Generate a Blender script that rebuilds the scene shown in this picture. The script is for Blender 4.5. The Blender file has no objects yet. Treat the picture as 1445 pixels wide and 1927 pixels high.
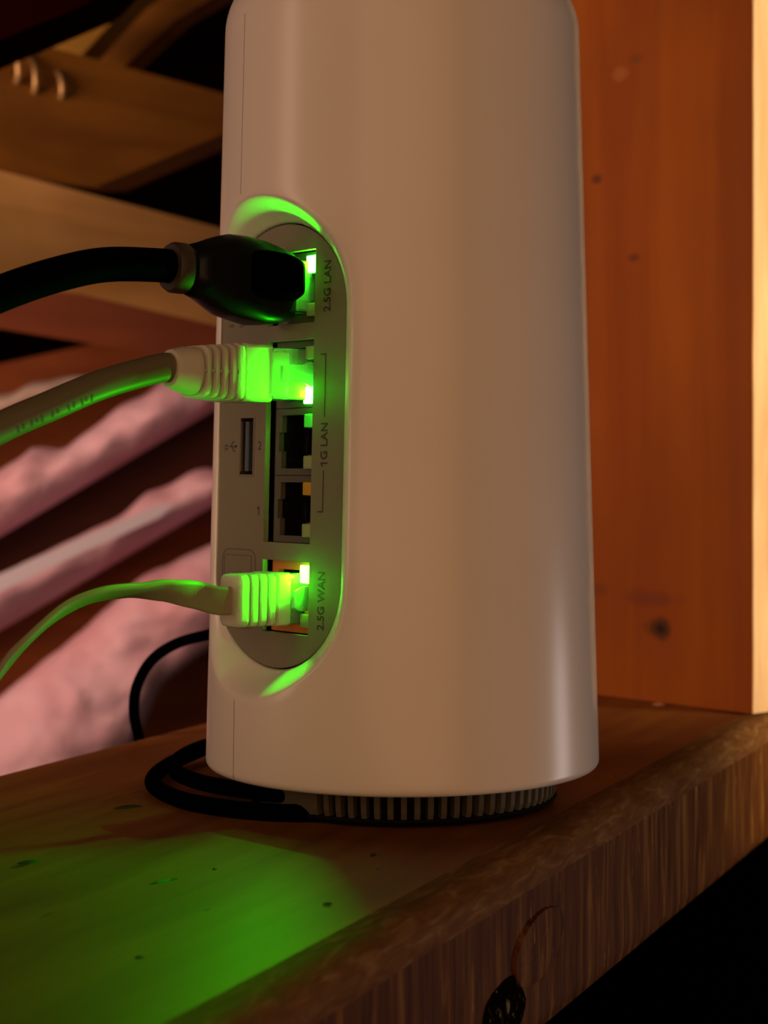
import bpy, bmesh, math, random
from mathutils import Vector, Matrix, noise
random.seed(7)
SC = bpy.context.scene
COL = SC.collection
S = 0.00088            # one modelling unit in metres (about 0.9 mm)
PI = math.pi

# ------------------------------------------------------------------ camera
F = 3300.0; CX = 722.5; HY = 880.0; CH = 80.0
cam_d = bpy.data.cameras.new('camera'); cam = bpy.data.objects.new('camera', cam_d); COL.objects.link(cam)
cam.location = (0, 0, CH*S); cam.rotation_euler = (PI/2, 0, 0)
cam_d.sensor_width = 36; cam_d.sensor_height = 36; cam_d.sensor_fit = 'AUTO'
cam_d.lens = 36*F/1927
cam_d.shift_y = (HY-963.5)/1927
cam_d.clip_start = 0.01; cam_d.clip_end = 50
cam_d.dof.use_dof = True; cam_d.dof.focus_distance = 386*S; cam_d.dof.aperture_fstop = 26
SC.camera = cam
# ------------------------------------------------------------------ world and light
w = bpy.data.worlds.new('world'); SC.world = w; w.use_nodes = True
w.node_tree.nodes['Background'].inputs[0].default_value = (1.0, 0.40, 0.14, 1)
w.node_tree.nodes['Background'].inputs[1].default_value = 0.006
SC.view_settings.view_transform = 'Standard'; SC.view_settings.look = 'None'
SC.view_settings.gamma = 1; SC.view_settings.use_curve_mapping = False
SC.view_settings.exposure = 0.0

def area(name, loc, target, sx, sy, power, col, spread=180):
    d = bpy.data.lights.new(name, 'AREA'); d.shape = 'RECTANGLE'; d.size = sx*S; d.size_y = sy*S
    d.energy = power; d.color = col; d.spread = math.radians(spread)
    o = bpy.data.objects.new(name, d); COL.objects.link(o)
    o.location = Vector(loc)*S
    o.rotation_euler = (Vector(target)-Vector(loc)).to_track_quat('-Z', 'Y').to_euler()
    return o
# warm bulb glow from the front left, the daylight gap low on the right, an added unseen lamp filling the attic
area('room_light', (30, -520, 190), (10, 424, 90), 1000, 900, 2.95, (1.0, 0.55, 0.28))
area('doorway_light', (470, 495, -72), (48, 405, -20), 85, 175, 0.23, (1.0, 0.88, 0.84))
area('post_front_fill', (330, 500, 170), (125, 580, 130), 60, 330, 0.115, (1.0, 0.74, 0.42), 40)  # added unseen lamp, aimed only to brighten the front of the post
area('attic_fill', (-540, 350, 200), (-150, 1100, 160), 360, 360, 2.6, (1.0, 0.61, 0.43), 111)

# ------------------------------------------------------------------ helpers
ORG = {}
def tag(o, label=None, cat=None, group=None, kind=None):
    if label: o['label'] = label
    if cat: o['category'] = cat
    if group: o['group'] = group
    if kind: o['kind'] = kind
    return o
def empty(name, org, label, cat, group=None):
    o = bpy.data.objects.new(name, None); COL.objects.link(o); o.empty_display_size = 0.01
    o.location = Vector(org)*S; ORG[o.name] = Vector(org)
    return tag(o, label, cat, group)
def world_org(o):
    return ORG[o.name]
def mk(name, verts, faces, mat, parent=None, smooth=True, org=None, auto=None):
    """verts in units, world space; linked as one mesh object, local to its origin"""
    base = world_org(parent) if parent else Vector((0, 0, 0))
    if org is None:
        org = base if parent else Vector((sum(v[0] for v in verts)/len(verts), sum(v[1] for v in verts)/len(verts), min(v[2] for v in verts)))
    org = Vector(org)
    me = bpy.data.meshes.new(name)
    me.from_pydata([(Vector(v)-org)*S for v in verts], [], faces)
    bm = bmesh.new(); bm.from_mesh(me)
    bmesh.ops.recalc_face_normals(bm, faces=bm.faces); bm.to_mesh(me); bm.free()
    mats = mat if isinstance(mat, (list, tuple)) else [mat]
    for m in mats: me.materials.append(m)
    if smooth:
        me.polygons.foreach_set('use_smooth', [True]*len(me.polygons))
        if auto: me.set_sharp_from_angle(angle=math.radians(auto))
    o = bpy.data.objects.new(name, me); COL.objects.link(o)
    ORG[o.name] = org
    o.location = (org-base)*S
    if parent: o.parent = parent
    return o

def new_mat(name, col, rough=0.5, metal=0.0, spec=0.5, trans=0.0, emit=None, estr=0.0, ior=1.45):
    m = bpy.data.materials.new(name); m.use_nodes = True
    b = m.node_tree.nodes['Principled BSDF']
    b.inputs['Base Color'].default_value = (*col, 1); b.inputs['Roughness'].default_value = rough
    b.inputs['Metallic'].default_value = metal; b.inputs['Specular IOR Level'].default_value = spec
    b.inputs['Transmission Weight'].default_value = trans; b.inputs['IOR'].default_value = ior
    if emit:
        b.inputs['Emission Color'].default_value = (*emit, 1); b.inputs['Emission Strength'].default_value = estr
    return m
def nd(m, t, **k):
    n = m.node_tree.nodes.new(t)
    for a, v in k.items(): setattr(n, a, v)
    return n
def lk(m, a, b): m.node_tree.links.new(a, b)
def coords(m, scale):
    tc = nd(m, 'ShaderNodeTexCoord'); mp = nd(m, 'ShaderNodeMapping')
    lk(m, tc.outputs['Object'], mp.inputs['Vector'])
    mp.inputs['Scale'].default_value = [s/S for s in scale]
    return mp.outputs[0]
def noise_n(m, vec, scale, detail=4, dist=0.0):
    n = nd(m, 'ShaderNodeTexNoise'); n.inputs['Scale'].default_value = scale
    n.inputs['Detail'].default_value = detail; n.inputs['Distortion'].default_value = dist
    lk(m, vec, n.inputs['Vector']); return n.outputs['Fac']
def ramp(m, fac, stops):
    r = nd(m, 'ShaderNodeValToRGB'); cr = r.color_ramp
    while len(cr.elements) < len(stops): cr.elements.new(0.5)
    for e, (p, c) in zip(cr.elements, stops): e.position = p; e.color = (*c, 1)
    lk(m, fac, r.inputs['Fac']); return r.outputs['Color']
def bump(m, h, strength, dist=0.3):
    b = nd(m, 'ShaderNodeBump'); b.inputs['Strength'].default_value = strength; b.inputs['Distance'].default_value = dist*S
    lk(m, h, b.inputs['Height']); lk(m, b.outputs[0], m.node_tree.nodes['Principled BSDF'].inputs['Normal'])
def mixc(m, fac, a, b):
    x = nd(m, 'ShaderNodeMix', data_type='RGBA')
    lk(m, fac, x.inputs['Factor']); 
    for s, v in (('A', a), ('B', b)):
        i = [q for q in x.inputs if q.name == s and q.type == 'RGBA'][0]
        if isinstance(v, tuple): i.default_value = (*v, 1)
        else: lk(m, v, i)
    return [q for q in x.outputs if q.type == 'RGBA'][0]

def plastic(name, col, rough, bs=0.06, spec=0.5, var=0.03):
    m = new_mat(name, col, rough, spec=spec)
    v = coords(m, (1, 1, 1))
    bump(m, noise_n(m, v, 2.2, 3), bs, 0.25)
    c = ramp(m, noise_n(m, v, 0.03, 2), [(0.3, tuple(max(0, x-var*x) for x in col)), (0.7, col)])
    lk(m, c, m.node_tree.nodes['Principled BSDF'].inputs['Base Color'])
    return m
def wood(name, dark, light, grain=(0.012, 0.25, 0.25), rough=0.55, knots=(), bs=0.15, patch=None, spec=0.4):
    """grain stretched along the axis that has the small scale; knots = (x, y, z, rx, rz) in local units"""
    m = new_mat(name, light, rough, spec=spec)
    v = coords(m, grain)
    g = noise_n(m, v, 1.0, 6, 0.6)
    c = ramp(m, g, [(0.30, dark), (0.52, tuple((a+b)/2 for a, b in zip(dark, light))), (0.72, light)])
    big = noise_n(m, coords(m, (0.012, 0.012, 0.012)), 1.0, 3)
    c = mixc(m, ramp(m, big, [(0.35, (0, 0, 0)), (0.7, (0.45,)*3)]), c, tuple(x*0.55 for x in dark))
    for (x, y, z, r, asp, kc) in knots:
        tc = nd(m, 'ShaderNodeTexCoord'); mp = nd(m, 'ShaderNodeMapping')
        lk(m, tc.outputs['Object'], mp.inputs['Vector'])
        sc = [1/(S*r*q) for q in asp]
        mp.inputs['Scale'].default_value = sc
        mp.inputs['Location'].default_value = [-x*S*sc[0], -y*S*sc[1], -z*S*sc[2]]
        ln = nd(m, 'ShaderNodeVectorMath', operation='LENGTH')
        lk(m, mp.outputs[0], ln.inputs[0])
        ad = nd(m, 'ShaderNodeMath', operation='MULTIPLY_ADD'); lk(m, noise_n(m, v, 3.0, 3), ad.inputs[0])
        ad.inputs[1].default_value = 0.7; lk(m, ln.outputs['Value'], ad.inputs[2])
        f = ramp(m, ad.outputs[0], [(0.45, (1, 1, 1)), (0.8, (0.55,)*3), (1.0, (0, 0, 0))])
        c = mixc(m, f, c, kc)
    lk(m, c, m.node_tree.nodes['Principled BSDF'].inputs['Base Color'])
    bump(m, g, bs, 0.6)
    return m

# ------------------------------------------------------------------ materials
M = {}
M['shell'] = plastic('shell_plastic', (0.74, 0.66, 0.60), 0.26, 0.03, spec=0.42)
M['band'] = M['shell']
M['plate'] = plastic('plate_plastic', (0.17, 0.15, 0.095), 0.5, 0.05)
M['housing'] = new_mat('port_plastic', (0.07, 0.06, 0.045), 0.45)
M['orange'] = new_mat('orange_port_plastic', (0.62, 0.12, 0.03), 0.4)
M['cavity'] = new_mat('cavity_shade', (0.004, 0.004, 0.004), 0.8, spec=0.1)  # black colour puts the shade inside the sockets into their walls
M['ink'] = new_mat('grey_ink', (0.03, 0.025, 0.018), 0.6)
M['faint'] = new_mat('faint_ink', (0.10, 0.08, 0.055), 0.5)
M['metal'] = new_mat('port_metal', (0.55, 0.45, 0.32), 0.3, 1.0)
M['usb_blue'] = new_mat('usb_tongue', (0.05, 0.07, 0.10), 0.35)
M['lens'] = new_mat('lens_clear', (0.30, 0.32, 0.16), 0.3)
M['lens_amber'] = new_mat('lens_amber', (0.55, 0.28, 0.03), 0.3)
M['led'] = new_mat('led_lit', (0.1, 1, 0.1), 0.4, emit=(0.05, 1.0, 0.05), estr=24)
M['led_w'] = new_mat('led_lit_yellow', (0.6, 1, 0.1), 0.4, emit=(0.12, 1.0, 0.035), estr=24)
M['led_dim'] = new_mat('led_dim', (0.1, 0.6, 0.1), 0.4, emit=(0.02, 1.0, 0.02), estr=0.25)
M['seam'] = new_mat('seam_shadow_gap', (0.22, 0.17, 0.12), 0.8)
M['rib'] = new_mat('vent_rib', (0.085, 0.068, 0.040), 0.6, spec=0.2)
M['vent'] = new_mat('vent_dark', (0.005, 0.004, 0.004), 0.8, spec=0.05)
M['blk'] = new_mat('black_rubber', (0.010, 0.010, 0.010), 0.38)
M['blkcable'] = new_mat('black_cable_jacket', (0.0006, 0.0006, 0.0006), 1.0, spec=0.01)
M['blkboot'] = new_mat('black_boot_gloss', (0.004, 0.005, 0.004), 0.34, spec=0.16)
M['collar'] = new_mat('boot_collar', (0.035, 0.022, 0.012), 0.6)
M['wcable'] = new_mat('pale_cable_jacket', (0.13, 0.11, 0.06), 0.45, spec=0.3)
M['ribbon'] = new_mat('ribbon_jacket', (0.26, 0.24, 0.13), 0.45, spec=0.3)
M['wboot'] = new_mat('white_boot', (0.50, 0.46, 0.36), 0.45, spec=0.35)
b_ = M['wboot'].node_tree.nodes['Principled BSDF']; b_.inputs['Subsurface Weight'].default_value = 0.65; b_.inputs['Subsurface Radius'].default_value = (1, 1, 1); b_.inputs['Subsurface Scale'].default_value = 0.0045
M['clear'] = new_mat('clear_connector', (0.85, 0.95, 0.85), 0.12, trans=0.85, ior=1.35)
M['gold'] = new_mat('contact_gold', (0.9, 0.65, 0.2), 0.3, 1.0)

# ------------------------------------------------------------------ generic shapes (units)
def box(name, c, h, mat, parent=None, mapf=None, bev=0.0, **k):
    bm = bmesh.new(); bmesh.ops.create_cube(bm, size=2)
    for v in bm.verts: v.co = Vector((v.co.x*h[0], v.co.y*h[1], v.co.z*h[2]))
    if bev: bmesh.ops.bevel(bm, geom=list(bm.edges), offset=bev, segments=2, affect='EDGES', profile=0.6)
    vs = [Vector(c)+v.co for v in bm.verts]; fs = [[v.index for v in f.verts] for f in bm.faces]; bm.free()
    if mapf: vs = [mapf(*v) for v in vs]
    return mk(name, vs, fs, mat, parent, smooth=bool(bev), auto=40 if bev else None, **k)
def plate2d(name, loops, n0, n1, mat, parent, mapf, res=None):
    """flat polygon with holes between depths n0 and n1"""
    cu = bpy.data.curves.new('tmp', 'CURVE'); cu.dimensions = '2D'; cu.fill_mode = 'BOTH'; cu.extrude = abs(n1-n0)/2
    for lp in loops:
        sp = cu.splines.new('POLY'); sp.points.add(len(lp)-1)
        for p, q in zip(sp.points, lp): p.co = (q[0], q[1], 0, 1)
        sp.use_cyclic_u = True
    return from_curve(name, cu, (n0+n1)/2, mat, parent, mapf)
def from_curve(name, cu, mid, mat, parent, mapf):
    ob = bpy.data.objects.new('tmp', cu); me = ob.to_mesh()
    bm = bmesh.new(); bm.from_mesh(me); bmesh.ops.remove_doubles(bm, verts=bm.verts, dist=0.004)
    vs = [mapf(v.co.x, v.co.y, v.co.z+mid) for v in bm.verts]; fs = [[v.index for v in f.verts] for f in bm.faces]
    bm.free(); ob.to_mesh_clear(); bpy.data.objects.remove(ob); bpy.data.curves.remove(cu)
    return mk(name, vs, fs, mat, parent, smooth=False)
def text(name, s, size, pos, rot, n, mat, parent, mapf, bold=0.0, sx=1.0):
    cu = bpy.data.curves.new('tmp', 'FONT'); cu.body = s; cu.size = size; cu.extrude = 0.03; cu.offset = bold
    cu.align_x = 'CENTER'; cu.align_y = 'CENTER'; cu.resolution_u = 3
    cr, sr = math.cos(rot), math.sin(rot)
    f = lambda x, y, z: mapf(pos[0]+(x*sx)*cr-y*sr, pos[1]+(x*sx)*sr+y*cr, z)
    return from_curve(name, cu, n, mat, parent, f)
def rrect(hu, hv, r, k=6):
    r = min(r, hu*0.999, hv*0.999); out = []
    for cx, cy, a0 in ((hu-r, hv-r, 0), (-(hu-r), hv-r, 90), (-(hu-r), -(hv-r), 180), (hu-r, -(hv-r), 270)):
        for i in range(k+1):
            a = math.radians(a0+90*i/k); out.append((cx+r*math.cos(a), cy+r*math.sin(a)))
    return out
def loft(name, secs, mat, parent, mapf, auto=35, k=6, caps=True):
    """secs: (n, uc, vc, hu, hv, r)"""
    vs, fs = [], []
    for (n, uc, vc, hu, hv, r) in secs:
        for (x, y) in rrect(hu, hv, r, k): vs.append(mapf(uc+x, vc+y, n))
    m = 4*(k+1)
    for i in range(len(secs)-1):
        for j in range(m):
            a, b = i*m+j, i*m+(j+1) % m; fs.append((a, b, b+m, a+m))
    if caps: fs += [tuple(range(m)), tuple((len(secs)-1)*m+j for j in range(m))]
    return mk(name, vs, fs, mat, parent, auto=auto)
def spline(pts, per=10):
    P = [Vector(p) for p in pts]; P = [2*P[0]-P[1]]+P+[2*P[-1]-P[-2]]; out = []
    for i in range(1, len(P)-2):
        for k in range(per):
            t = k/per; a, b, c, d = P[i-1:i+3]
            out.append(0.5*((2*b)+(c-a)*t+(2*a-5*b+4*c-d)*t*t+(-a+3*b-3*c+d)*t**3))
    out.append(P[-2]); return out
def tube(name, pts, r, mat, parent=None, seg=16, per=10, org=None):
    path = spline(pts, per); vs, fs = [], []
    up = Vector((0, 0, 1))
    for i, p in enumerate(path):
        t = (path[min(i+1, len(path)-1)]-path[max(i-1, 0)]).normalized()
        a = t.cross(up)
        if a.length < 0.05: a = t.cross(Vector((1, 0, 0)))
        a.normalize(); b = a.cross(t)
        up = b
        rr = r(i/(len(path)-1)) if callable(r) else r
        for k in range(seg):
            q = 2*PI*k/seg; vs.append(p+a*math.cos(q)*rr+b*math.sin(q)*rr)
    for i in range(len(path)-1):
        for k in range(seg):
            x, y = i*seg+k, i*seg+(k+1) % seg; fs.append((x, y, y+seg, x+seg))
    fs += [tuple(range(seg)), tuple((len(path)-1)*seg+k for k in range(seg))]
    return mk(name, vs, fs, mat, parent, org=org, auto=50)
def W(px, py, Y): return Vector(((px-CX)/F*Y, Y, CH-(py-HY)/F*Y))   # a measured place at a chosen real distance

# ------------------------------------------------------------------ shelf board
E0 = Vector((58, 424, 0)); ea = math.atan2(0.905, 0.425)
def place(o, org, rz):
    o.location = Vector(org)*S; o.rotation_euler = (0, 0, rz); ORG[o.name] = Vector(org)
def shelf():
    A0, A1, st = -560, 330, 1.6
    n = int((A1-A0)/st); prof = []
    for b in (156, 150, 140, 125, 110, 95, 80, 66, 52, 40, 30, 22, 16, 12, 9): prof.append(('t', b, 0))
    for i in range(9): prof.append(('c', i/8, 0))
    for z in range(-8, -37, -2): prof.append(('f', 0, z))
    prof += [('b', 0.6, -39), ('b', 2.5, -40.5), ('b', 80, -40.5), ('b', 156, -40.5)]
    vs, fs, mi = [], [], []
    for i in range(n+1):
        a = A0+i*st
        wane = 6.5+2.2*noise.noise(Vector((a*0.03, 1.3, 0)))+1.0*noise.noise(Vector((a*0.2, 5, 0)))
        for (k, p, z) in prof:
            if k == 't': b, zz = p, -0.5+0.5*min(1, (p-6)/20)+0.18*noise.noise(Vector((a*0.01, p*0.12, 0)))
            elif k == 'c':
                q = p*PI/2; b = wane*(1-math.sin(q))*0.85+0.15; zz = -0.5-wane*(1-math.cos(q))*0.9
                d = 0.12*noise.noise(Vector((a*0.7, p*3, 2))); b += d*0.5; zz += d
            elif k == 'f':
                b = 0.25*noise.noise(Vector((a*0.55, z*0.05, 7)))+0.35*noise.noise(Vector((a*0.08, z*0.07, 3))); zz = min(z, -0.6-wane*0.92)
            else: b, zz = p, z
            vs.append(Vector((a, b, zz)))
    m = len(prof)
    for i in range(n):
        for j in range(m):
            x, y = i*m+j, i*m+(j+1) % m; fs.append((x, y, y+m, x+m)); mi.append(2 if 14 <= j < 24 else 1 if 15 <= j < 40 else 0)
    fs += [tuple(range(m)), tuple(n*m+j for j in range(m))]; mi += [1, 1]
    top = wood('shelf_top_wood', (0.15, 0.040, 0.004), (0.28, 0.100, 0.012), (0.010, 0.10, 0.10), 0.55, bs=0.1,
               knots=[(-250, 60, 0, 3, (3, 0.6, 3), (0.01, 0.006, 0.004)), (-92, 22, 0, 1.4, (1.6, 0.8, 3), (0.02, 0.008, 0.004)), (-120, 88, 0, 2.6, (2.4, 0.8, 3), (0.02, 0.008, 0.004)),
                      (-150, 60, 0, 1.5, (3.4, 0.5, 3), (0.012, 0.008, 0.004)), (-135, 36, 0, 1.2, (1.3, 0.8, 3), (0.012, 0.008, 0.004)), (-172, 100, 0, 2.4, (3, 0.9, 3), (0.02, 0.008, 0.004))])
    # fine scratches on the top
    v = coords(top, (0.05, 0.7, 0.7)); sc = noise_n(top, v, 1.0, 3, 1.5)
    b = top.node_tree.nodes['Principled BSDF']; old = b.inputs['Base Color'].links[0].from_socket
    lk(top, mixc(top, ramp(top, sc, [(0.70, (0, 0, 0)), (0.76, (0.8,)*3)]), old, (0.015, 0.008, 0.004)), b.inputs['Base Color'])
    # rough sawn front: saw ridges run down the face, pale fibres catch the light
    fr = new_mat('shelf_sawn_edge', (0.2, 0.1, 0.05), 0.7, spec=0.12)
    v = coords(fr, (0.30, 0.30, 0.028)); g = noise_n(fr, v, 1.0, 5, 0.5)
    v2 = coords(fr, (0.8, 0.8, 0.07)); g2 = noise_n(fr, v2, 1.0, 4, 1.2)
    c = ramp(fr, g, [(0.34, (0.055, 0.013, 0.001)), (0.55, (0.11, 0.034, 0.003)), (0.74, (0.24, 0.11, 0.020))])
    c = mixc(fr, ramp(fr, g2, [(0.66, (0, 0, 0)), (0.74, (0.7,)*3)]), c, (0.42, 0.24, 0.06))
    lk(fr, c, fr.node_tree.nodes['Principled BSDF'].inputs['Base Color']); bump(fr, g, 0.35, 0.7)
    wn = new_mat('shelf_wane', (0.2, 0.1, 0.05), 0.75, spec=0.1)
    v = coords(wn, (0.10, 0.5, 0.5)); g3 = noise_n(wn, v, 1.0, 5, 0.8)
    lk(wn, ramp(wn, g3, [(0.30, (0.11, 0.040, 0.008)), (0.55, (0.16, 0.070, 0.020)), (0.80, (0.28, 0.16, 0.06))]), wn.node_tree.nodes['Principled BSDF'].inputs['Base Color']); bump(wn, g3, 0.25, 0.4)
    org = E0
    o = mk('shelf_board', vs, fs, [top, fr, wn], org=(0, 0, 0), auto=60)
    for p, q in zip(o.data.polygons, mi): p.material_index = q
    place(o, org, ea)
    tag(o, 'thick rough-sawn wooden shelf board with a waney front edge under the white tower', 'shelf')
    return o
SHELF = shelf()
def shelf_child(name, vs, fs, mat, **k):
    o = mk(name, vs, fs, mat, org=(0, 0, 0), **k); o.parent = SHELF; o.location = (0, 0, 0); return o
def knot():
    vs, fs = [], []; R, T = 7, 22
    for i in range(R+1):
        for j in range(T):
            q = 2*PI*j/T; rr = (1-i/R)*(1+0.18*noise.noise(Vector((math.cos(q)*1.5, math.sin(q)*1.5, 4))))
            vs.append(Vector((-81+11*rr*math.cos(q), -0.5-1.2*(1-(1-i/R)**2)-0.5*noise.noise(Vector((i, j*0.6, 1))), -29.5+7.0*rr*math.sin(q))))
    for i in range(R):
        for j in range(T):
            a, b = i*T+j, i*T+(j+1) % T; fs.append((a, b, b+T, a+T))
    vs += [Vector((v.x, 2.5, v.z)) for v in vs[:T]]; k0 = (R+1)*T
    for j in range(T): fs.append((j, (j+1) % T, k0+(j+1) % T, k0+j))
    fs.append(tuple(k0+j for j in range(T)))
    m = new_mat('knot_pitch', (0.01, 0.008, 0.006), 1.0, spec=0.0)
    v = coords(m, (0.9, 0.9, 0.35)); g = noise_n(m, v, 1.0, 4)
    lk(m, ramp(m, g, [(0.62, (0.004, 0.003, 0.002)), (0.70, (0.22, 0.15, 0.07))]), m.node_tree.nodes['Principled BSDF'].inputs['Base Color'])
    bump(m, g, 0.8, 0.8)
    shelf_child('knot', vs, fs, m, auto=60)['label'] = 'black pitchy knot with pale specks in the sawn edge'
    # raised oval flake
    vs, fs = [], []
    for i in range(5):
        for j in range(30):
            q = 2*PI*j/30; rr = (1.0, 0.97, 0.75, 0.4, 0.02)[i]*(1+0.06*noise.noise(Vector((math.cos(q)*2, math.sin(q)*2, 9))))
            vs.append(Vector((-61+15*rr*math.cos(q), (0.6, -0.95, -1.1, -1.15, -1.2)[i]-0.2*noise.noise(Vector((j*0.9, i, 1))), -20.5+7.0*rr*math.sin(q)+1.5*rr*math.cos(q))))
    for i in range(4):
        for j in range(30):
            a, b = i*30+j, i*30+(j+1) % 30; fs.append((a, b, b+30, a+30))
    fs += [tuple(range(30)), tuple(120+j for j in range(30))]
    shelf_child('bark_flake', vs, fs, SHELF.data.materials[1], auto=50)
knot()
# wood crumbs and splinters lying on the shelf
crumb_m = new_mat('crumb', (0.10, 0.05, 0.02), 0.7)
def splinter(px, py, L, wd, ang, nm='wood_splinter', lab='', col=None):
    Y = CH*F/(py-HY); p = W(px, py, Y); p.z = 0.05; vs = []
    d = Vector((math.cos(ang), math.sin(ang), 0)); e = Vector((-d.y, d.x, 0))
    for i in range(7):
        t = i/6-0.5; ww = wd*(1-(2*t)**2)*0.5+0.08
        for a, zz in ((-1, 0), (-0.4, 0.4*ww+.1), (0.5, 0.5*ww+.1), (1, 0)): vs.append(p+d*t*L+e*(a*ww+0.25*noise.noise(Vector((i*0.7, px, 0))))+Vector((0, 0, zz)))
    fs = [(i*4+j, i*4+(j+1) % 4, i*4+4+(j+1) % 4, i*4+4+j) for i in range(6) for j in range(4)]+[(0, 1, 2, 3), (24, 25, 26, 27)]
    tag(mk(nm, vs, fs, col or crumb_m, auto=40), lab, 'splinter', 'wood crumbs on the shelf')
blk_cr = new_mat('dark_crumb', (0.012, 0.008, 0.006), 0.6)
splinter(308, 1660, 6.5, 0.9, 0.75, lab='dark slim splinter lying in the middle of the green glow', col=blk_cr)
splinter(404, 1637, 0.9, 0.8, 0.2, lab='tiny dark crumb at the top edge of the green glow', col=blk_cr)
splinter(702, 1610, 2.2, 1.0, 1.2, lab='dark brown crumb below the slotted base of the white tower', col=blk_cr)
splinter(616, 1702, 1.8, 0.8, 0.2, lab='short dark crumb right of the green glow', col=blk_cr)
splinter(262, 1803, 1.5, 0.8, 0.4, lab='small dark crumb low in the green glow', col=blk_cr)
splinter(55, 1624, 5, 1.2, 0.4, lab='dark sliver at the far left of the shelf top', col=blk_cr)
splinter(240, 1520, 7, 1.6, 0.5, lab='dark ragged splinter left of the looped black cord', col=blk_cr)

# ------------------------------------------------------------------ post at the right
def post():
    P0 = Vector((119.5, 568, 0.2)); ang = math.atan2(0.68, 0.73)      # local x along the front face, local y along the side face
    bm = bmesh.new(); vs, fs = [], []
    w_, d_, H = 46, 150, 430; NZ = 80
    prof = [(0, 1.2), (0.35, 0.35), (1.2, 0)]+[(x, 0) for x in range(5, 44, 4)]+[(w_-1.2, 0), (w_-0.35, 0.35), (w_, 1.2), (w_, d_), (0, d_)]+[(0, y) for y in range(140, 5, -10)]
    for i in range(NZ+1):
        z = H*i/NZ
        for (x, y) in prof:
            e = 0.25*noise.noise(Vector((x*0.3, y*0.05, z*0.04))) if y < 3 else 0
            vs.append(Vector((x+(0.3*noise.noise(Vector((0, y*0.02, z*0.015))) if x < 1 else 0), y+e, z)))
    m = len(prof); mi = []
    for i in range(NZ):
        for j in range(m):
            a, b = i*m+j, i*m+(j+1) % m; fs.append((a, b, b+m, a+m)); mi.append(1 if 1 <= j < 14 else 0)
    fs += [tuple(range(m)), tuple(NZ*m+j for j in range(m))]; mi += [0, 0]
    def loc(px, py):      # where a ray meets the side face: depth along the face
        k = (px-CX)/F; t = (119.5-k*568)/(0.68+0.73*k); Y = 568+0.73*t; return t, CH-(py-HY)/F*Y
    ks = []
    for (px, py, r, asp, c) in [(1124, 338, 2.0, (3, 1.3, 1), (0.07, 0.018, 0.004)), (1192, 486, 2.0, (3, 1.6, 1), (0.09, 0.02, 0.004)),
                                (1196, 112, 2.4, (3, 1.8, 1), (0.14, 0.04, 0.008)), (1170, 140, 3.2, (3, 1.6, 1), (0.26, 0.08, 0.016)), (1242, 1184, 3.6, (3, 1.9, 1.3), (0.008, 0.006, 0.004)),
                                (1126, 1110, 3.2, (3, 1.5, 1), (0.13, 0.03, 0.006)), (1225, 1128, 4.0, (3, 3.6, 0.9), (0.14, 0.03, 0.006)), (1342, 925, 1.2, (3, 1.2, 1), (0.2, 0.05, 0.01))]:
        t, z = loc(px, py); ks.append((0, t, z, r*1.6, asp, c))
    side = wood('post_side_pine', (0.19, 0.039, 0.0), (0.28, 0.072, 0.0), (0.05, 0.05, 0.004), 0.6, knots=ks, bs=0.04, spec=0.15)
    front = wood('post_front_lit_pine', (0.62, 0.37, 0.16), (0.85, 0.60, 0.32), (0.16, 0.16, 0.02), 0.5, bs=0.25)  # paler than the side: the strong light on the front is coloured in
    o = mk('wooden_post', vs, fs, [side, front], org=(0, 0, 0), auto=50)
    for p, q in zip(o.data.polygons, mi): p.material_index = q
    place(o, P0, ang)
    tag(o, 'upright knotty orange pine post with its front face coloured cream as lit, right of the tower', 'post')
post()
# dusty splinter at the foot of the post
splinter(1240, 1327, 4.5, 2.6, -0.4, lab='pale wood crumb at the foot of the orange post', col=new_mat('pale_crumb', (0.42, 0.2, 0.07), 0.7))

# ------------------------------------------------------------------ router tower
AX = Vector((4.4, 424, 0)); PH = math.radians(-49)
def dirv(ph): return Vector((math.sin(ph), -math.cos(ph), 0))
NH = dirv(PH); UH = Vector((math.cos(PH), math.sin(PH), 0)); ZV = Vector((0, 0, 1))
TP = 0.0269
def R(z): return 47.3-TP*(z-8)
HP = 36.5; VZ = 85.0
def PF(u, v, n): return AX+UH*u+NH*(HP-TP*v+n)+ZV*(VZ+v)
UC = -1.2
def fimp(u, v, hw, hh, b):
    x = abs(u-UC)/hw; y = max(0, abs(v)-(hh-b))/b
    return math.sqrt(x*x+y*y) if y > 0 else x
def hit(th, v, hw, hh, b):
    lo, hi = 0.0, 1.0
    for _ in range(40):
        m = (lo+hi)/2; z = VZ+v*m; u = R(z)*math.sin(th*m)
        if fimp(u, v*m, hw, hh, b) < 1: lo = m
        else: hi = m
    return R(VZ+v*lo)*math.sin(th*lo), v*lo
INN = (23.4, 51.0, 21.0); OUT = (29.4, 57.0, 27.5)
tower = empty('router_tower', AX, 'tall pale plastic router tower with a recessed grey port panel, standing on the shelf board', 'router')
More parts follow.
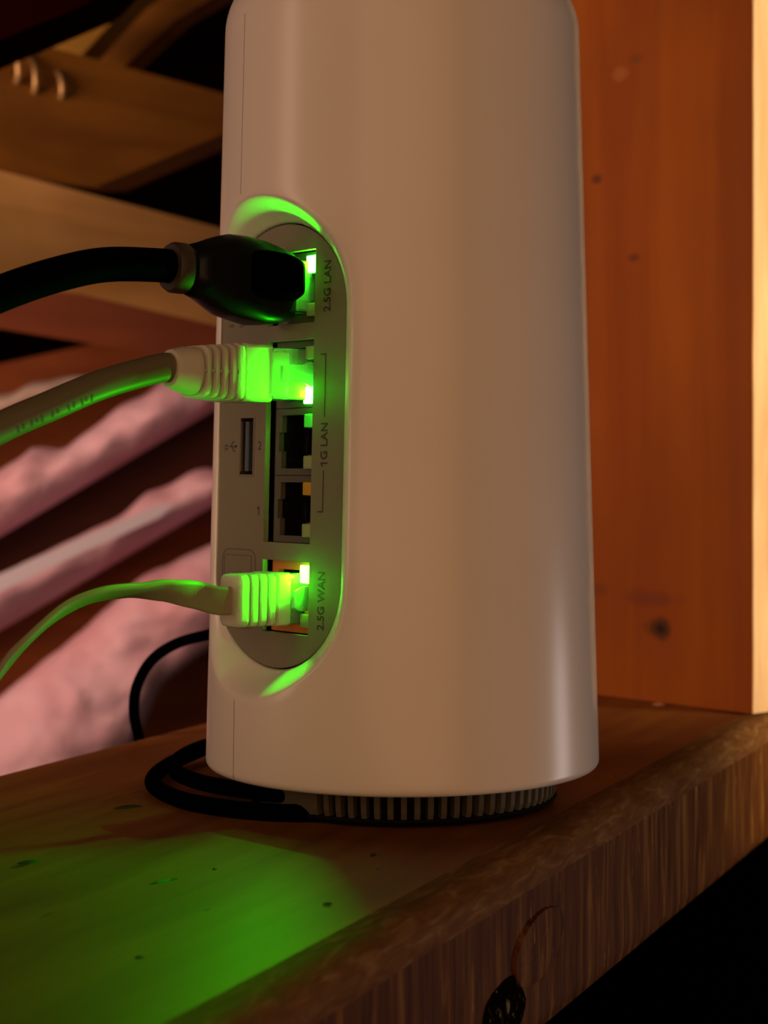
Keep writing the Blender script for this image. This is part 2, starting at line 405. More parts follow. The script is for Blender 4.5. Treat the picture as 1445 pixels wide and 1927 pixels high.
def shell():
    T0, T1 = -0.95, 0.95; V0, V1 = -72.0, 72.0; nz, nt = 130, 56
    bnd = []
    for i in range(nt): bnd.append((T0+(T1-T0)*i/nt, V0))
    for i in range(nz): bnd.append((T1, V0+(V1-V0)*i/nz))
    for i in range(nt): bnd.append((T1+(T0-T1)*i/nt, V1))
    for i in range(nz): bnd.append((T0, V1+(V0-V1)*i/nz))
    vs, fs = [], []; N = len(bnd); rings = 0
    inn = [hit(t, v, *INN) for t, v in bnd]; out = [hit(t, v, *OUT) for t, v in bnd]
    def ring(pts):
        nonlocal rings
        vs.extend(pts)
        if rings:
            for j in range(N):
                a, b = (rings-1)*N+j, (rings-1)*N+(j+1) % N; fs.append((a, b, b+N, a+N))
        rings += 1
    ring([PF(u, v, -2.5) for u, v in inn])
    ring([PF(u, v, -0.2) for u, v in inn])
    K = 16
    for k in range(K+1):
        t = k/K; pts = []
        f = 0.90*(1-(1-t)**1.5)+0.10*(t*t*(3-2*t))
        for (ui, vi), (uo, vo) in zip(inn, out):
            u = ui+(uo-ui)*t; v = vi+(vo-vi)*t; wp = HP-TP*v+0.25; wc = math.sqrt(max(R(VZ+v)**2-u*u, 1))
            pts.append(AX+UH*u+NH*(wp+(wc-wp)*f)+ZV*(VZ+v))
        ring(pts)
    for k in range(1, 9):
        s = k/8; pts = []
        for (uo, vo), (tb, vb) in zip(out, bnd):
            to = math.asin(uo/R(VZ+vo)); t = to+(tb-to)*s; v = vo+(vb-vo)*s; z = VZ+v
            pts.append(AX+dirv(PH+t)*R(z)+ZV*z)
        ring(pts)
    # rest of the cone
    zs = [VZ+V0+(V1-V0)*i/nz for i in range(nz+1)]
    tr = [T1+(2*PI+T0-T1)*i/90 for i in range(91)]
    b0 = len(vs)
    for z in zs:
        for t in tr: vs.append(AX+dirv(PH+t)*R(z)+ZV*z)
    for i in range(len(zs)-1):
        for j in range(90):
            a = b0+i*91+j; fs.append((a, a+1, a+92, a+91))
    full = [T0+(T1-T0)*i/nt for i in range(nt)]+tr[:-1]; nf = len(full)
    def rings_of(rz):
        b = len(vs)
        for (r, z) in rz:
            for t in full: vs.append(AX+dirv(PH+t)*r+ZV*z)
        for i in range(len(rz)-1):
            for j in range(nf):
                a, c = b+i*nf+j, b+i*nf+(j+1) % nf; fs.append((a, c, c+nf, a+nf))
        return b+(len(rz)-1)*nf
    zt = 183.5; r0 = 16.5
    up = [(R(z), z) for z in (VZ+V1, 162, 167, 172, 177, 181, zt)]
    for i in range(1, 15):
        q = i/14*PI/2; up.append((R(zt)-r0*(1-math.cos(q)), zt+r0*math.sin(q)))
    up += [(r, zt+r0+0.2) for r in (20, 10, 0.5)]
    e = rings_of(up); fs.append(tuple(e+j for j in range(nf)))
    dn = [(R(z), z) for z in (VZ+V0, 12.0, 10.6)]
    for i in range(1, 6):
        q = i/5*PI/2; dn.append((R(10.6)-1.8*(1-math.cos(q)), 10.6-1.8*math.sin(q)))
    dn += [(42, 8.8), (36.5, 8.8), (34, 9.5)]
    rings_of(dn)
    bm = bmesh.new(); me = bpy.data.meshes.new('t')
    me.from_pydata(vs, [], fs); bm.from_mesh(me); bmesh.ops.remove_doubles(bm, verts=bm.verts, dist=0.003)
    vs = [v.co.copy() for v in bm.verts]; fs = [[v.index for v in f.verts] for f in bm.faces]; bm.free(); bpy.data.meshes.remove(me)
    mk('shell', vs, fs, M['shell'], tower, auto=42)
shell()
# seams of the back cover: hairline gaps following the cone above and below the recess
def seam(z0, z1, th0, th1):
    vs, fs = [], []; n = 40
    for i in range(n+1):
        z = z0+(z1-z0)*i/n; th = math.radians(th0+(th1-th0)*i/n)
        for s, h in ((-1, -0.2), (-1, 0.03), (1, 0.03), (1, -0.2)): vs.append(AX+dirv(th+s*0.0022)*(R(z)+h)+ZV*z)
    for i in range(n):
        for j in range(4): a, b = i*4+j, i*4+(j+1) % 4; fs.append((a, b, b+4, a+4))
    mk('cover_seam', vs, fs, M['seam'], tower, smooth=False)['label'] = 'hairline joint between shell and back cover'
seam(142.5, 184, -58.3, -58.3); seam(9.8, 27.5, -54.5, -55.0)

# --- port panel
def superloop(hw, hh, b, n=96):
    pts = []
    for i in range(n//2+1):
        a = -PI/2+PI*0 + PI*i/(n//2)
    for i in range(n//2+1):
        a = PI*i/(n//2); pts.append((UC+hw*math.cos(a), (hh-b)+b*math.sin(a)))
    for i in range(n//2+1):
        a = PI+PI*i/(n//2); pts.append((UC+hw*math.cos(a), -(hh-b)+b*math.sin(a)))
    return pts
def rect(u0, u1, v0, v1): return [(u0, v0), (u1, v0), (u1, v1), (u0, v1)]
HOLES = [(-6.5, 10.7, 27.6, 44.1), (-6.5, 10.7, -22.1, 23.9), (-6.5, 10.7, -42.6, -26.1)]
panel = plate2d('port_panel', [superloop(INN[0]-0.4, INN[1]-0.4, INN[2]-0.4)]+[rect(*h) for h in HOLES]+[rect(-16.5, -10.6, -7.1, 7.1)], -1.4, 0, M['plate'], tower, PF)
panel['label'] = 'grey-brown recessed panel with a column of network sockets'
box('panel_backing', (UC, 0, -14), (21, 46, 0.5), M['cavity'], tower, PF)
CENT = [35.85, 16.25, 0.9, -14.45, -34.35]
HHV = [8.05, 7.6, 7.6, 7.6, 8.05]
for k, (vc, hv) in enumerate(zip(CENT, HHV)):
    mat = M['orange'] if k == 4 else M['housing']
    op = [(-3.2, -6.1), (6.6, -6.1), (6.6, -3.0), (9.8, -3.0), (9.8, 3.0), (6.6, 3.0), (6.6, 6.1), (-3.2, 6.1), (-3.2, 2.2), (-4.2, 2.2), (-4.2, -2.2), (-3.2, -2.2)]
    h = plate2d('port_housing', [rect(-5.6, 10.6, vc-hv, vc+hv), [(u, vc+v) for u, v in op]], -3.6, -2.2, mat, panel, PF)
    plate2d('port_cavity', [rect(-5.6, 10.6, vc-hv, vc+hv), [(u, vc+v) for u, v in op]], -13.4, -3.62, M['cavity'], panel, PF)
    if k == 4: h['label'] = 'orange network socket frame'
    # spring contacts along the left of the cavity
    box('contact_block', (-1.8, vc, -10.5), (1.2, 5.2, 2.6), M['cavity'], panel, PF)
    for s in (1, -1):
        lit = (k, s) in ((0, 1), (1, -1), (4, 1))
        m_ = M['led_w'] if (k == 4 and lit) else M['led'] if lit else M['led_dim'] if (k, s) == (2, 1) else M['lens_amber'] if (k, s) == (3, 1) else M['lens']
        l = box('indicator_lens', (7.6, vc+s*(hv-2.8), -2.8), (2.7, 2.0, 0.95), m_, panel, PF, bev=0.3) if lit else box('indicator_lens', (8.1, vc+s*(hv-2.9), -2.4), (2.0, 1.5, 1.2), m_, panel, PF, bev=0.3)
        if lit: l['label'] = 'lit green status light'
        elif m_ is M['lens_amber']: l['label'] = 'unlit amber status light'
        if lit:
            d = bpy.data.lights.new('status_light', 'AREA'); d.shape = 'RECTANGLE'; d.size = 1.6*S; d.size_y = 1.6*S
            d.energy = {0: 0.033, 1: 0.036, 4: 0.036}[k]; d.color = (0.015, 1.0, 0.0)
            lo = bpy.data.objects.new('status_light', d); COL.objects.link(lo)
            p = PF(8.2, vc+s*(hv-2.8), -1.72); lo.location = p*S; lo.rotation_euler = (-NH).to_track_quat('Z', 'Y').to_euler()
# USB socket
usb = plate2d('usb_socket', [rect(-16.5, -10.6, -7.1, 7.1), rect(-16.0, -11.1, -6.6, 6.6)], -8, 0.15, M['metal'], panel, PF)
usb['label'] = 'metal rimmed USB socket'
box('usb_tongue', (-14.6, 0, -5), (0.7, 5.8, 4.2), M['usb_blue'], panel, PF)
box('usb_cavity', (-13.55, 0, -9), (2.6, 6.7, 0.5), M['cavity'], panel, PF)
# printing
text('marking', '2.5G LAN', 3.3, (15.2, 35.4), PI/2, 0.03, M['ink'], panel, PF, 0.06, 0.84)
text('marking', 'G LAN', 3.3, (15.2, 0.9), PI/2, 0.03, M['ink'], panel, PF, 0.06, 0.86)
text('marking', '2.5G WAN', 3.3, (15.2, -34.5), PI/2, 0.03, M['ink'], panel, PF, 0.06, 0.84)
text('marking', '2', 2.9, (-8.6, 0.0), 0, 0.03, M['ink'], panel, PF, 0.0)
text('marking', 'SS', 1.7, (-21.6, -0.2), PI/2, 0.03, M['ink'], panel, PF, 0.0)
# usb trident symbol
def strokes(name, segs, wd, mat):
    vs, fs = [], []
    for (x0, y0, x1, y1) in segs:
        d = Vector((x1-x0, y1-y0)); e = Vector((-d.y, d.x)).normalized()*wd/2; b = len(vs)
        for n in (0.0, 0.05):
            for (x, y) in ((x0+e.x, y0+e.y), (x1+e.x, y1+e.y), (x1-e.x, y1-e.y), (x0-e.x, y0-e.y)): vs.append(PF(x, y, n))
        fs += [(b, b+1, b+2, b+3), (b+4, b+5, b+6, b+7)]+[(b+j, b+(j+1) % 4, b+4+(j+1) % 4, b+4+j) for j in range(4)]
    return mk(name, vs, fs, mat, panel, smooth=False)
strokes('marking', [(-20.6, 0, -17.6, 0), (-19.9, 0, -19.1, 1.1), (-19.1, 1.1, -18.5, 1.1), (-19.4, 0, -18.8, -1.1), (-18.8, -1.1, -18.2, -1.1), (-18.2, 0.35, -17.5, 0), (-18.2, -0.35, -17.5, 0)], 0.28, M['ink'])
strokes('marking', [(15.0, 11.6, 15.0, 6.2), (15.0, 6.2, 15.0, 6.2001), (15.0, 20.2, 15.0, 11.6), (13.2, 20.2, 15.15, 20.2)], 0.3, M['ink'])
strokes('marking', [(15.0, -5.6, 15.0, -14.8), (13.2, -14.8, 15.15, -14.8)], 0.3, M['ink'])
strokes('marking', [(-21.5, 28.6, -19.8, 28.6), (-17.4, 28.4, -15.8, 28.4)], 0.7, M['faint'])
strokes('marking', [(16.35, -4.0, 14.0, -4.0), (14.05, -4.0, 14.7, -4.8)], 0.36, M['ink'])
strokes('marking', [(-8.4, -16.0, -8.4, -14.0), (-8.4, -14.05, -9.1, -14.6)], 0.28, M['ink'])
# debossed sticker outline (code left out)
def ringline(u0, u1, v0, v1, r, wd):
    hu, hv = (u1-u0)/2, (v1-v0)/2; c = ((u0+u1)/2, (v0+v1)/2)
    plate2d('sticker_outline', [[(c[0]+x, c[1]+y) for x, y in rrect(hu, hv, r)], [(c[0]+x, c[1]+y) for x, y in rrect(hu-wd, hv-wd, max(r-wd, 0.05))]], 0.0, 0.07, M['faint'], panel, PF)
ringline(-22.4, -9.2, -42.6, -24.0, 2.6, 0.28); ringline(-21.6, -10.8, -41.4, -25.4, 0.6, 0.22)
# --- slotted base
def ringmesh(rz, n=96):
    vs = [AX+dirv(2*PI*j/n)*r+ZV*z for (r, z) in rz for j in range(n)]
    fs = [(i*n+j, i*n+(j+1) % n, (i+1)*n+(j+1) % n, (i+1)*n+j) for i in range(len(rz)-1) for j in range(n)]
    fs += [tuple(range(n)), tuple((len(rz)-1)*n+j for j in range(n))]
    return vs, fs
base = mk('base', *ringmesh([(33, 0.05), (34.6, 0.3), (34.9, 1.2), (34.9, 9.2), (20, 9.3)]), M['vent'], tower, auto=30)
base['label'] = 'round slotted vent base'
vs, fs = ringmesh([(35.0, 0.9), (36.6, 1.0), (37.2, 1.6), (37.0, 2.2), (35.0, 2.3)])
mk('base_rim', vs, fs, M['vent'], tower, auto=40)
NR = 78; rib0 = None
bx = [(-0.72, 34.6, 1.2), (0.72, 34.6, 1.2), (0.62, 36.5, 1.6), (-0.62, 36.5, 1.6), (-0.72, 34.6, 9.0), (0.72, 34.6, 9.0), (0.66, 37.6, 9.0), (-0.66, 37.6, 9.0),
      (-0.64, 37.2, 3.6), (0.64, 37.2, 3.6)]
rf = [(0, 1, 5, 4), (3, 2, 9, 8), (8, 9, 6, 7), (0, 3, 8, 7, 4), (1, 2, 9, 6, 5), (0, 1, 2, 3), (4, 5, 6, 7)]
for k in range(NR):
    th = 2*PI*k/NR; deg = math.degrees((th+PI) % (2*PI)-PI)
    if -66 < deg < -33: continue
    if rib0 is None:
        rib0 = mk('vent_rib', [AX+Vector((x, -y, z)) for x, y, z in bx], rf, M['rib'], base, smooth=False); rib0.rotation_euler.z = th
    else:
        c = rib0.copy(); COL.objects.link(c); c.parent = base; c.rotation_euler.z = th
# plain part of the base at the left
vs, fs = [], []
for j in range(17):
    th = math.radians(-66+33*j/16)
    for (r, z) in ((34.7, 1.2), (36.6, 1.6), (37.2, 3.6), (37.6, 9.0), (34.7, 9.0)): vs.append(AX+dirv(th)*r+ZV*z)
for j in range(16):
    for i in range(5): a, b = j*5+i, j*5+(i+1) % 5; fs.append((a, b, b+5, a+5))
fs += [tuple(range(5)), tuple(80+i for i in range(5))]
mk('base_panel', vs, fs, M['rib'], tower, auto=30)

# ------------------------------------------------------------------ cables and connectors
def clear_plug(parent, vc, n1, uc=1.6):
    loft('connector_body', [(-9.5, uc, vc, 5.0, 5.7, 0.4), (n1, uc, vc, 5.0, 5.7, 0.4)], M['clear'], parent, PF)
    loft('latch', [(-7, uc+5.6, vc, 0.4, 2.8, 0.3), (-1, uc+6.4, vc, 0.45, 2.8, 0.3), (2.0, uc+7.2, vc, 0.5, 1.9, 0.3), (n1-0.6, uc+7.4, vc, 0.5, 1.9, 0.3)], M['clear'], parent, PF)
# 1) thick black cord with moulded boot in the top socket
c1 = empty('network_cable', PF(2, 35.85, 0), 'thick black network cable with a bulky moulded plug in the top socket', 'cable')
v1 = 36.0
loft('connector_body', [(-9.5, 1.6, v1, 5.0, 5.7, 0.4), (3.5, 1.6, v1, 5.0, 5.7, 0.4)], M['clear'], c1, PF)
loft('boot', [(2.2, 1.4, v1-0.3, 5.4, 6.6, 1.5), (3.0, 1.4, v1-0.3, 6.0, 7.6, 2.0), (6, 1.4, v1-0.2, 6.4, 8.5, 2.8), (10, 1.4, v1+0.3, 6.6, 9.2, 3.4), (15, 1.4, v1+1.1, 6.5, 9.2, 4.0), (19, 1.2, v1+1.6, 6.2, 8.8, 4.2),
              (22, 1.1, v1+1.9, 5.8, 7.6, 4.4), (25, 1.0, v1+2.1, 5.4, 6.3, 4.6), (27.2, 1.0, v1+2.2, 5.1, 5.6, 4.6), (27.8, 1.0, v1+2.2, 4.5, 4.9, 4.4), (28.6, 1.0, v1+2.2, 4.5, 4.9, 4.4), (29.2, 1.0, v1+2.2, 5.0, 5.5, 4.8)], M['blkboot'], c1, PF, auto=45, k=8)
loft('boot_collar', [(29.1, 1.0, v1+2.2, 5.0, 5.5, 4.8), (31.6, 1.0, v1+2.3, 5.1, 5.5, 4.9), (32.6, 1.0, v1+2.3, 4.6, 5.0, 4.5), (32.7, 1.0, v1+2.3, 3.2, 3.3, 3.1)], M['collar'], c1, PF, k=8)
loft('latch_hood', [(1.9, 8.6, v1+1.2, 0.9, 2.4, 0.8), (2.6, 8.5, v1+1.2, 1.9, 3.9, 1.6), (4.0, 8.3, v1+1.2, 2.6, 4.9, 2.4), (7, 7.8, v1+1.3, 2.9, 5.4, 2.6), (11, 7.0, v1+1.5, 2.9, 5.6, 2.6), (15, 6.0, v1+1.8, 2.2, 5.6, 2.0), (18, 5.0, v1+1.9, 1.4, 5.2, 1.2)], M['blkcable'], c1, PF, k=8)
a = PF(1.0, v1+2.3, 31.5)
tube('jacket', [a, PF(1.0, v1+2.5, 35), W(200, 498, 366), W(110, 516, 356), W(0, 553, 345), W(-110, 606, 336), W(-260, 720, 328), W(-420, 900, 322), (-180, 330, 35), (-240, 350, -70), (-260, 370, -260)], 3.65, M['blkcable'], c1, seg=24)

# 2) round pale cable with ribbed boot
c2 = empty('network_cable', PF(2, 16.25, 0), 'round pale grey network cable with a ribbed boot, green lit, second from top', 'cable')
v2 = 16.0
clear_plug(c2, v2, 8.2)
for i in range(8):
    box('contact', (-3.2+0.3, v2-4.2+i*1.2, -7.5), (0.15, 0.18, 1.6), M['gold'], c2, PF)
loft('wire_guide', [(3.2, 1.6, v2, 4.0, 4.9, 0.5), (8.0, 1.6, v2, 4.2, 5.0, 0.5)], M['wboot'], c2, PF)
loft('boot', [(8.0, 0.9, v2, 5.3, 6.2, 0.8), (8.4, 0.9, v2, 5.5, 6.4, 0.9), (15.2, 0.9, v2, 5.5, 6.5, 1.2), (15.5, 0.9, v2, 4.3, 5.0, 2.0), (26.0, 1.0, v2+0.1, 3.8, 4.0, 3.0), (26.5, 1.1, v2+0.1, 5.2, 5.2, 4.4), (29.4, 1.2, v2+0.3, 4.6, 4.9, 4.3), (32.2, 1.2, v2+0.4, 3.9, 4.1, 3.8), (32.4, 1.2, v2+0.4, 3.0, 3.1, 2.9)], M['wboot'], c2, PF, k=8)
for i in range(5):
    n = 16.7+i*2.1; s = 1-0.03*i
    loft('boot_rib', [(n-0.66, 1.0, v2, 5.2*s, 5.4*s, 2.0), (n-0.45, 1.0, v2, 6.1*s, 6.4*s, 2.4), (n+0.45, 1.0, v2, 6.1*s, 6.4*s, 2.5), (n+0.66, 1.0, v2, 5.2*s, 5.4*s, 2.2)], M['wboot'], c2, PF, k=6)
loft('boot_spine', [(15.0, 5.4, v2, 1.0, 0.45, 0.3), (26.8, 5.2, v2, 1.0, 0.45, 0.3)], M['wboot'], c2, PF)
pts2 = [PF(1.2, v2+0.4, 31.5), PF(1.2, v2+0.3, 35), W(190, 724, 366), W(94, 764, 358), W(0, 805, 351), W(-110, 866, 343), W(-260, 980, 336), W(-420, 1160, 330), (-178, 338, 14), (-222, 350, -60), (-240, 365, -240)]
tube('jacket', pts2, 3.15, M['wcable'], c2, seg=24)
# worn print on the jacket: a few unreadable strokes
sp = spline(pts2, 10); vs, fs = [], []
ink2 = new_mat('worn_print', (0.06, 0.05, 0.04), 0.7)
for i, (tt, hgt) in enumerate([(0.335, 1.5), (0.35, 1.0), (0.362, 1.6), (0.385, 1.2), (0.40, 1.5), (0.43, 0.9), (0.445, 1.3), (0.475, 1.5), (0.49, 1.0), (0.505, 1.4), (0.53, 1.2), (0.545, 1.5)]):
    q = tt*(7/10)*(len(sp)-1); k = int(q); p = sp[k].lerp(sp[k+1], q-k); t = (sp[k+1]-sp[k]).normalized()
    side = t.cross(Vector((0, 0, 1))).normalized()
    if side.y > 0: side = -side
    dn = t.cross(side).normalized()
    if dn.z > 0: dn = -dn
    b = len(vs)
    for s in (-0.24, 0.24):
        for a_ in range(5):
            g = math.radians(14)+hgt/3.15*a_/4
            for rr in (3.10, 3.19): vs.append(p+t*(s+(0.3 if i % 3 == 0 else 0)*(a_/4-0.5))+side*math.cos(g)*rr+dn*math.sin(g)*rr)
    for a_ in range(4):
        x = b+a_*2; y = x+10
        fs += [(x+1, x+3, y+3, y+1), (x, x+2, y+2, y)]
mk('worn_print', vs, fs, ink2, c2, smooth=False)

# 3) flat white cable in the orange socket
c3 = empty('network_cable', PF(2, -34.3, 0), 'flat white ribbon network cable with a ribbed plug in the lowest, orange socket', 'cable')
v3 = -34.6
clear_plug(c3, v3, 2.0, 0.2)
loft('boot', [(0.8, 0.2, v3, 5.0, 5.6, 0.5), (1.2, 0.2, v3, 5.3, 5.9, 0.8), (4.2, 0.2, v3, 5.3, 5.9, 1.0), (4.5, 0.2, v3, 4.3, 5.2, 1.0), (12.4, 0.2, v3, 3.6, 4.9, 1.2)], M['wboot'], c3, PF, k=6)
for i, n in enumerate((5.7, 7.9, 10.1)):
    loft('boot_rib', [(n-0.85, 0.2, v3, 4.4-0.2*i, 5.4, 1.0), (n-0.6, 0.2, v3, 5.1-0.3*i, 5.8, 1.3), (n+0.6, 0.2, v3, 5.0-0.3*i, 5.8, 1.3), (n+0.8, 0.2, v3, 4.2-0.2*i, 5.3, 1.1)], M['wboot'], c3, PF, k=6)
loft('boot_end', [(11.6, 0.2, v3, 3.9, 5.5, 1.2), (11.9, 0.2, v3, 4.3, 5.9, 1.6), (13.6, 0.2, v3, 4.2, 5.8, 1.8), (14.0, 0.2, v3, 3.5, 5.2, 1.6)], M['wboot'], c3, PF, k=6)
def ribbon():
    keys = [(PF(0.2, v3, 13.5), 0), (PF(0.2, v3+0.1, 17), 4), (W(370, 1120, 384), 18), (W(312, 1111, 379), 45), (W(250, 1111, 374), 66), (W(178, 1121, 367), 62), (W(112, 1152, 361), 56), (W(45, 1211, 354), 55), (W(0, 1264, 350), 52), (W(-60, 1360, 344), 46), (W(-130, 1480, 338), 40), (Vector((-125, 339, 7)), 60), (Vector((-162, 343, 4)), 80), (Vector((-190, 348, -30)), 60), (Vector((-200, 352, -160)), 40)]
    path = spline([k[0] for k in keys], 10); n = len(path); vs, fs = [], []
    cs = rrect(3.15, 0.8, 0.75, 3)
    for i, p in enumerate(path):
        q = i/(n-1)*(len(keys)-1); k = min(int(q), len(keys)-2); f = q-k; f = f*f*(3-2*f)
        a = math.radians(keys[k][1]*(1-f)+keys[k+1][1]*f)
        t = (path[min(i+1, n-1)]-path[max(i-1, 0)]).normalized()
        s = t.cross(ZV).normalized()
        if s.y > 0: s = -s                      # towards the viewer side
        b = t.cross(s); b = b if b.z > 0 else -b
        wv = b*math.cos(a)+s*math.sin(a); tv = s*math.cos(a)-b*math.sin(a)
        for (x, y) in cs: vs.append(p+wv*x+tv*y)
    m = len(cs)
    for i in range(n-1):
        for j in range(m): a, b = i*m+j, i*m+(j+1) % m; fs.append((a, b, b+m, a+m))
    fs += [tuple(range(m)), tuple((n-1)*m+j for j in range(m))]
    mk('jacket', vs, fs, M['ribbon'], c3, auto=50)
ribbon()

# 4) black power cord looped on the shelf, 5) thin black cord dropping behind the shelf
o = tube('power_cord', [(-14, 396, 2.1), (-24, 396, 2.1), (-36, 401, 2.1), (-48, 412, 2.1), (-56.5, 430, 2.2), (-57.5, 450, 2.2), (-53, 472, 2.4), (-43, 488, 4.0), (-26, 492, 5.0), (-10, 488, 3.0), (6, 480, 2.1)], 2.0, M['blkcable'])
tag(o, 'black power cord looped on the shelf around the left of the tower base', 'cord')
o = tube('power_cord', [(-16, 400, 5.1), (-27, 401, 5.6), (-42, 411, 6.0), (-51, 428, 6.1), (-51.5, 450, 6.1), (-45, 470, 6.1), (-33, 478, 6.1), (-18, 476, 3.0), (-4, 474, 2.1)], 1.9, M['blkcable'])
tag(o, 'second loop of black cord lying inside and on top of the first', 'cord')
o = tube('hanging_cord', [W(520, 1210, 490), W(430, 1190, 500), W(385, 1196, 508), (W(330, 1212, 514)), W(285, 1243, 518), W(258, 1290, 520), W(252, 1340, 521), W(262, 1393, 521), W(280, 1470, 522), W(300, 1700, 524)], 1.6, M['blkcable'])
tag(o, 'thin black cord arching out from behind the tower and dropping behind the shelf', 'cord')

# ------------------------------------------------------------------ attic behind
def poly_board(name, pix, Y0, dY, thick, mat, label=None, cat='board', bev=2.0, kind=None):
    """timber face standing at real distance Y0 (left edge of view) to Y0+dY (behind the tower), with thickness"""
    pts = [W(x, y, Y0+dY*x/420.0) for x, y in pix]; n = len(pts)
    vs = pts+[p+Vector((0.25*thick, thick, 0.0)) for p in pts]
    fs = [tuple(range(n)), tuple(n+j for j in range(n))]+[(j, (j+1) % n, n+(j+1) % n, n+j) for j in range(n)]
    bm = bmesh.new(); me = bpy.data.meshes.new('t'); me.from_pydata(vs, [], fs); bm.from_mesh(me)
    bmesh.ops.bevel(bm, geom=list(bm.edges), offset=bev, segments=2, affect='EDGES', clamp_overlap=True)
    vs = [v.co.copy() for v in bm.verts]; fs = [[v.index for v in f.verts] for f in bm.faces]; bm.free(); bpy.data.meshes.remove(me)
    o = mk(name, vs, fs, mat, auto=30)
    return tag(o, label, None if kind else cat, kind=kind)
wd_brown = wood('joist_brown', (0.20, 0.072, 0.006), (0.36, 0.145, 0.014), (0.006, 0.006, 0.05), 0.7, bs=0.1)
wd_light = wood('plank_light', (0.60, 0.31, 0.09), (0.85, 0.47, 0.17), (0.005, 0.005, 0.04), 0.7, bs=0.1)
wd_yel = wood('joist_yellow', (0.28, 0.14, 0.015), (0.42, 0.24, 0.03), (0.01, 0.01, 0.05), 0.7, bs=0.1)
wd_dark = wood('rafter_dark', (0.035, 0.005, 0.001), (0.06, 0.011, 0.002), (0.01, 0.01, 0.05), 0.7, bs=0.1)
wd_red = wood('rafter_red', (0.16, 0.035, 0.006), (0.30, 0.075, 0.012), (0.006, 0.006, 0.04), 0.7, bs=0.1)
wd_rdk = wood('board_dark_red', (0.09, 0.018, 0.003), (0.15, 0.032, 0.006), (0.006, 0.006, 0.04), 0.7, bs=0.1)
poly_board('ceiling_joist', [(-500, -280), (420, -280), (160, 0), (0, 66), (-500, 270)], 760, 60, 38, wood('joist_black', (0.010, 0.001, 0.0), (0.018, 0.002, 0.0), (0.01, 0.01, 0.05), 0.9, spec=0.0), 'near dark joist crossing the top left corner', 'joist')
poly_board('ceiling_joist', [(-400, -60), (0, 70), (420, 182), (800, 290), (800, 340), (420, 245), (180, 345), (0, 320), (-400, 215)], 960, 120, 40, wd_brown, 'broad brown ceiling joist with three bent nails, upper left', 'joist')  # lower right notch is shaped in for a shadow lying on the joist
poly_board('diagonal_brace', [(40, 95), (150, 0), (260, -90), (360, -90), (240, 0), (140, 110)], 1110, 60, 30, wd_yel, 'yellowish diagonal brace behind the top of the brown joist', 'brace')
poly_board('diagonal_brace', [(170, 100), (270, 22), (420, -80), (520, -80), (330, 30), (220, 130)], 1180, 60, 30, wd_brown, 'thin brown diagonal brace beside the yellowish one', 'brace')
poly_board('plank', [(-400, 225), (0, 322), (415, 436), (800, 540), (800, 690), (415, 608), (150, 546), (0, 528), (-400, 470)], 900, 130, 24, wd_light, 'light tan plank running behind the black cable', 'plank')
poly_board('rafter', [(-400, 460), (0, 520), (150, 530), (415, 590), (800, 690), (800, 800), (430, 712), (260, 655), (0, 612), (-400, 545)], 1060, 60, 35, wd_rdk, 'dark red-brown rafter just below the light plank', 'rafter')
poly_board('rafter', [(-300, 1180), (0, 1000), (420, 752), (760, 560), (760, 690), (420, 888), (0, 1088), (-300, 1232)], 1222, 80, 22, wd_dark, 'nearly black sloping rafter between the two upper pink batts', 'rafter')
poly_board('rafter', [(-300, 1345), (0, 1178), (420, 932), (760, 740), (760, 860), (420, 1040), (0, 1320), (-300, 1500)], 1222, 80, 22, wd_red, 'orange-brown sloping rafter between the two lower pink batts', 'rafter')
poly_board('roof_sheathing', [(-300, 700), (0, 690), (230, 640), (400, 610), (800, 560), (900, 1560), (900, 2100), (-500, 2100)], 1300, 80, 18, wd_red, 'red-brown sheathing behind the pink batts', 'sheathing')
pink = new_mat('pink_fibreglass', (0.8, 0.42, 0.40), 0.9, spec=0.1)
v = coords(pink, (0.016, 0.016, 0.016)); g = noise_n(pink, v, 1.0, 3, 0.3)
lk(pink, ramp(pink, g, [(0.3, (0.60, 0.32, 0.38)), (0.5, (0.68, 0.41, 0.50)), (0.7, (0.72, 0.50, 0.60))]), pink.node_tree.nodes['Principled BSDF'].inputs['Base Color'])
bump(pink, noise_n(pink, coords(pink, (0.08,)*3), 1.0, 4), 0.35, 4)
def resample(pl, n):
    L = [0]
    for a, b in zip(pl, pl[1:]): L.append(L[-1]+math.dist(a, b))
    out = []
    for i in range(n+1):
        s = L[-1]*i/n; k = max(j for j in range(len(pl)-1) if L[j] <= s+1e-6); f = (s-L[k])/max(L[k+1]-L[k], 1e-6)
        out.append((pl[k][0]+(pl[k+1][0]-pl[k][0])*f, pl[k][1]+(pl[k+1][1]-pl[k][1])*f))
    return out
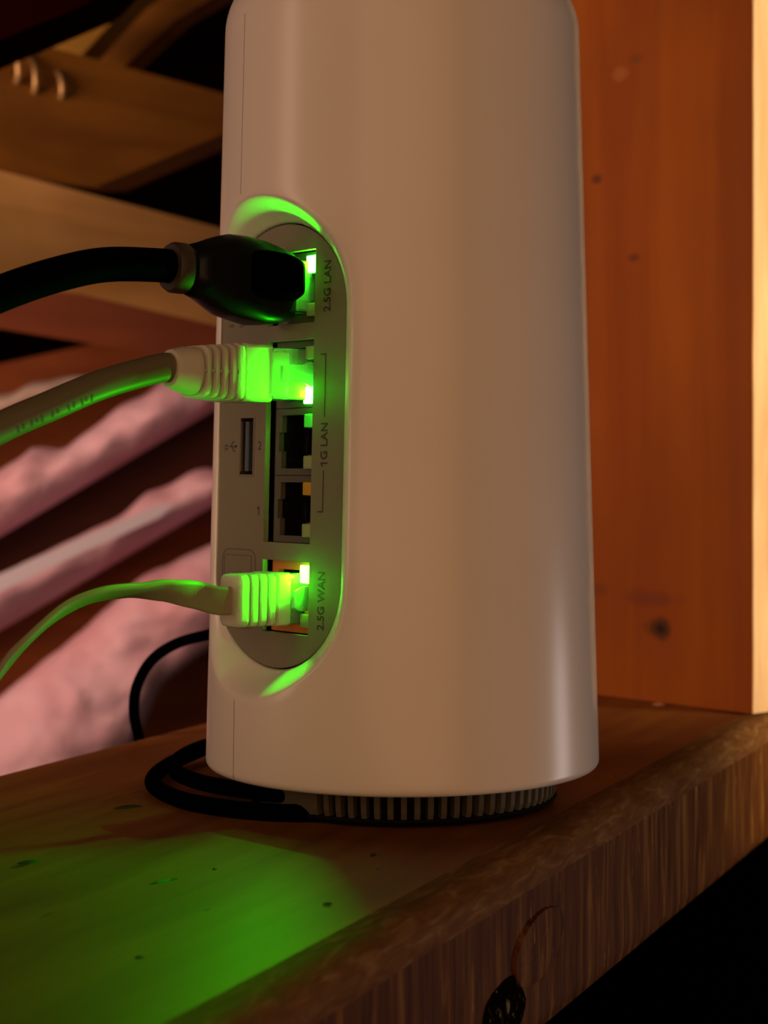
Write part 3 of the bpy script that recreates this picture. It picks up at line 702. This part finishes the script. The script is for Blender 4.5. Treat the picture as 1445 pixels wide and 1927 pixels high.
def batt(up, lo, Y, hgt, label, mat=None, seed=0):
    n, m = 70, 22; U = resample(up, n); L = resample(lo, n); vs, fs = [], []
    for i in range(n+1):
        for j in range(m+1):
            t = j/m; x = U[i][0]*(1-t)+L[i][0]*t; y = U[i][1]*(1-t)+L[i][1]*t
            q = Vector((x*0.012, y*0.02, seed)); dsp = 0.7*hgt*(math.sin(PI*min(max(t, 0.0), 1))**0.6)*(0.85+0.3*noise.noise(q*0.8)+0.12*noise.noise(q*2.2))
            e = 10*noise.noise(Vector((x*0.02, seed*3+1.0, 0)))*(1-t)
            vs.append(W(x, y+e, Y+20+80*x/420)+Vector((0, -dsp, 0)))
    b0 = len(vs)
    for i in range(n+1):
        for j in (0, m):
            p = vs[i*(m+1)+j]; vs.append(Vector((p.x, p.y+25, p.z)))
    for i in range(n):
        for j in range(m):
            a = i*(m+1)+j; fs.append((a, a+1, a+m+2, a+m+1))
        a, c = i*(m+1), b0+i*2; fs.append((a, a+m+1, c+2, c)); a += m; fs.append((a, a+m+1, c+3, c+1)); fs.append((b0+i*2, b0+i*2+1, b0+i*2+3, b0+i*2+2))
    fs.append(tuple(range(m+1))+(b0+1, b0)); e0 = n*(m+1); fs.append(tuple(e0+j for j in range(m+1))+(b0+2*n+1, b0+2*n))
    tag(mk('insulation_batt', vs, fs, mat or pink, auto=70), label, 'insulation')
batt([(-300, 960), (0, 885), (60, 845), (120, 845), (200, 785), (330, 700), (420, 632), (760, 420)], [(-300, 1180), (0, 1004), (420, 756), (760, 570)], 1160, 50, 'upper pink insulation batt below the round pale cable', seed=1)
batt([(-300, 1225), (0, 1080), (200, 985), (280, 930), (350, 892), (420, 878), (760, 680)], [(-300, 1350), (0, 1185), (420, 938), (760, 745)], 1160, 50, 'middle pink insulation batt with a white strip along it', seed=2)
batt([(-300, 1500), (0, 1312), (60, 1262), (150, 1190), (260, 1090), (360, 1040), (420, 1015), (760, 860)], [(-300, 2000), (0, 1900), (180, 1480), (250, 1400), (300, 1290), (420, 1200), (760, 1010)], 1155, 55, 'large lowest pink insulation batt above the shelf', seed=3)
gry = new_mat('grey_fibre', (0.50, 0.38, 0.33), 0.9, spec=0.1)
batt([(-300, 800), (0, 742), (60, 722), (140, 706), (170, 706)], [(-300, 880), (0, 790), (100, 755), (150, 730), (175, 712)], 1195, 30, 'greyish tuft of insulation above the round pale cable', gry, 4)
strip_m = new_mat('white_strip', (0.62, 0.57, 0.68), 0.5)
poly_board('metal_strip', [(-300, 1222), (0, 1082), (150, 1015), (290, 955), (325, 950), (300, 972), (150, 1040), (0, 1112), (-300, 1252)], 1126, 80, 3, strip_m, 'narrow white strip lying along the middle pink batt', 'strip', 0.6)
# bent nails in the brown joist
nail_m = new_mat('nail_steel', (0.45, 0.28, 0.11), 0.45, 0.5)
for i, (x, y, L) in enumerate([(30, 128, 75), (62, 148, 80), (112, 165, 62)]):
    Y = 958+120*x/420
    o = tube('bent_nail', [W(x-10, y-L*0.5, Y+4), W(x-2, y-L*0.42, Y-9), W(x+4, y-L*0.1, Y-13), W(x+3, y+L*0.3, Y-10), W(x-8, y+L*0.5, Y+4)], 1.7, nail_m, seg=12)
    tag(o, ['leftmost of three bent nails on the brown joist', 'middle of three bent nails on the brown joist', 'rightmost of three bent nails on the brown joist'][i], 'nail', 'bent nails in the brown joist')
# far dark walls so the attic closes
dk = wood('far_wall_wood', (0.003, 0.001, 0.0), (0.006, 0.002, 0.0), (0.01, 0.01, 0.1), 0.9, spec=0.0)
def wall(name, a, b): 
    lo, hi = Vector(a), Vector(b); box(name, (lo+hi)/2, (hi-lo)/2, dk)['kind'] = 'structure'
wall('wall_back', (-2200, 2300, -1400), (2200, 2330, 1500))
wall('floor', (-2200, -1200, -1430), (2200, 2330, -1400))
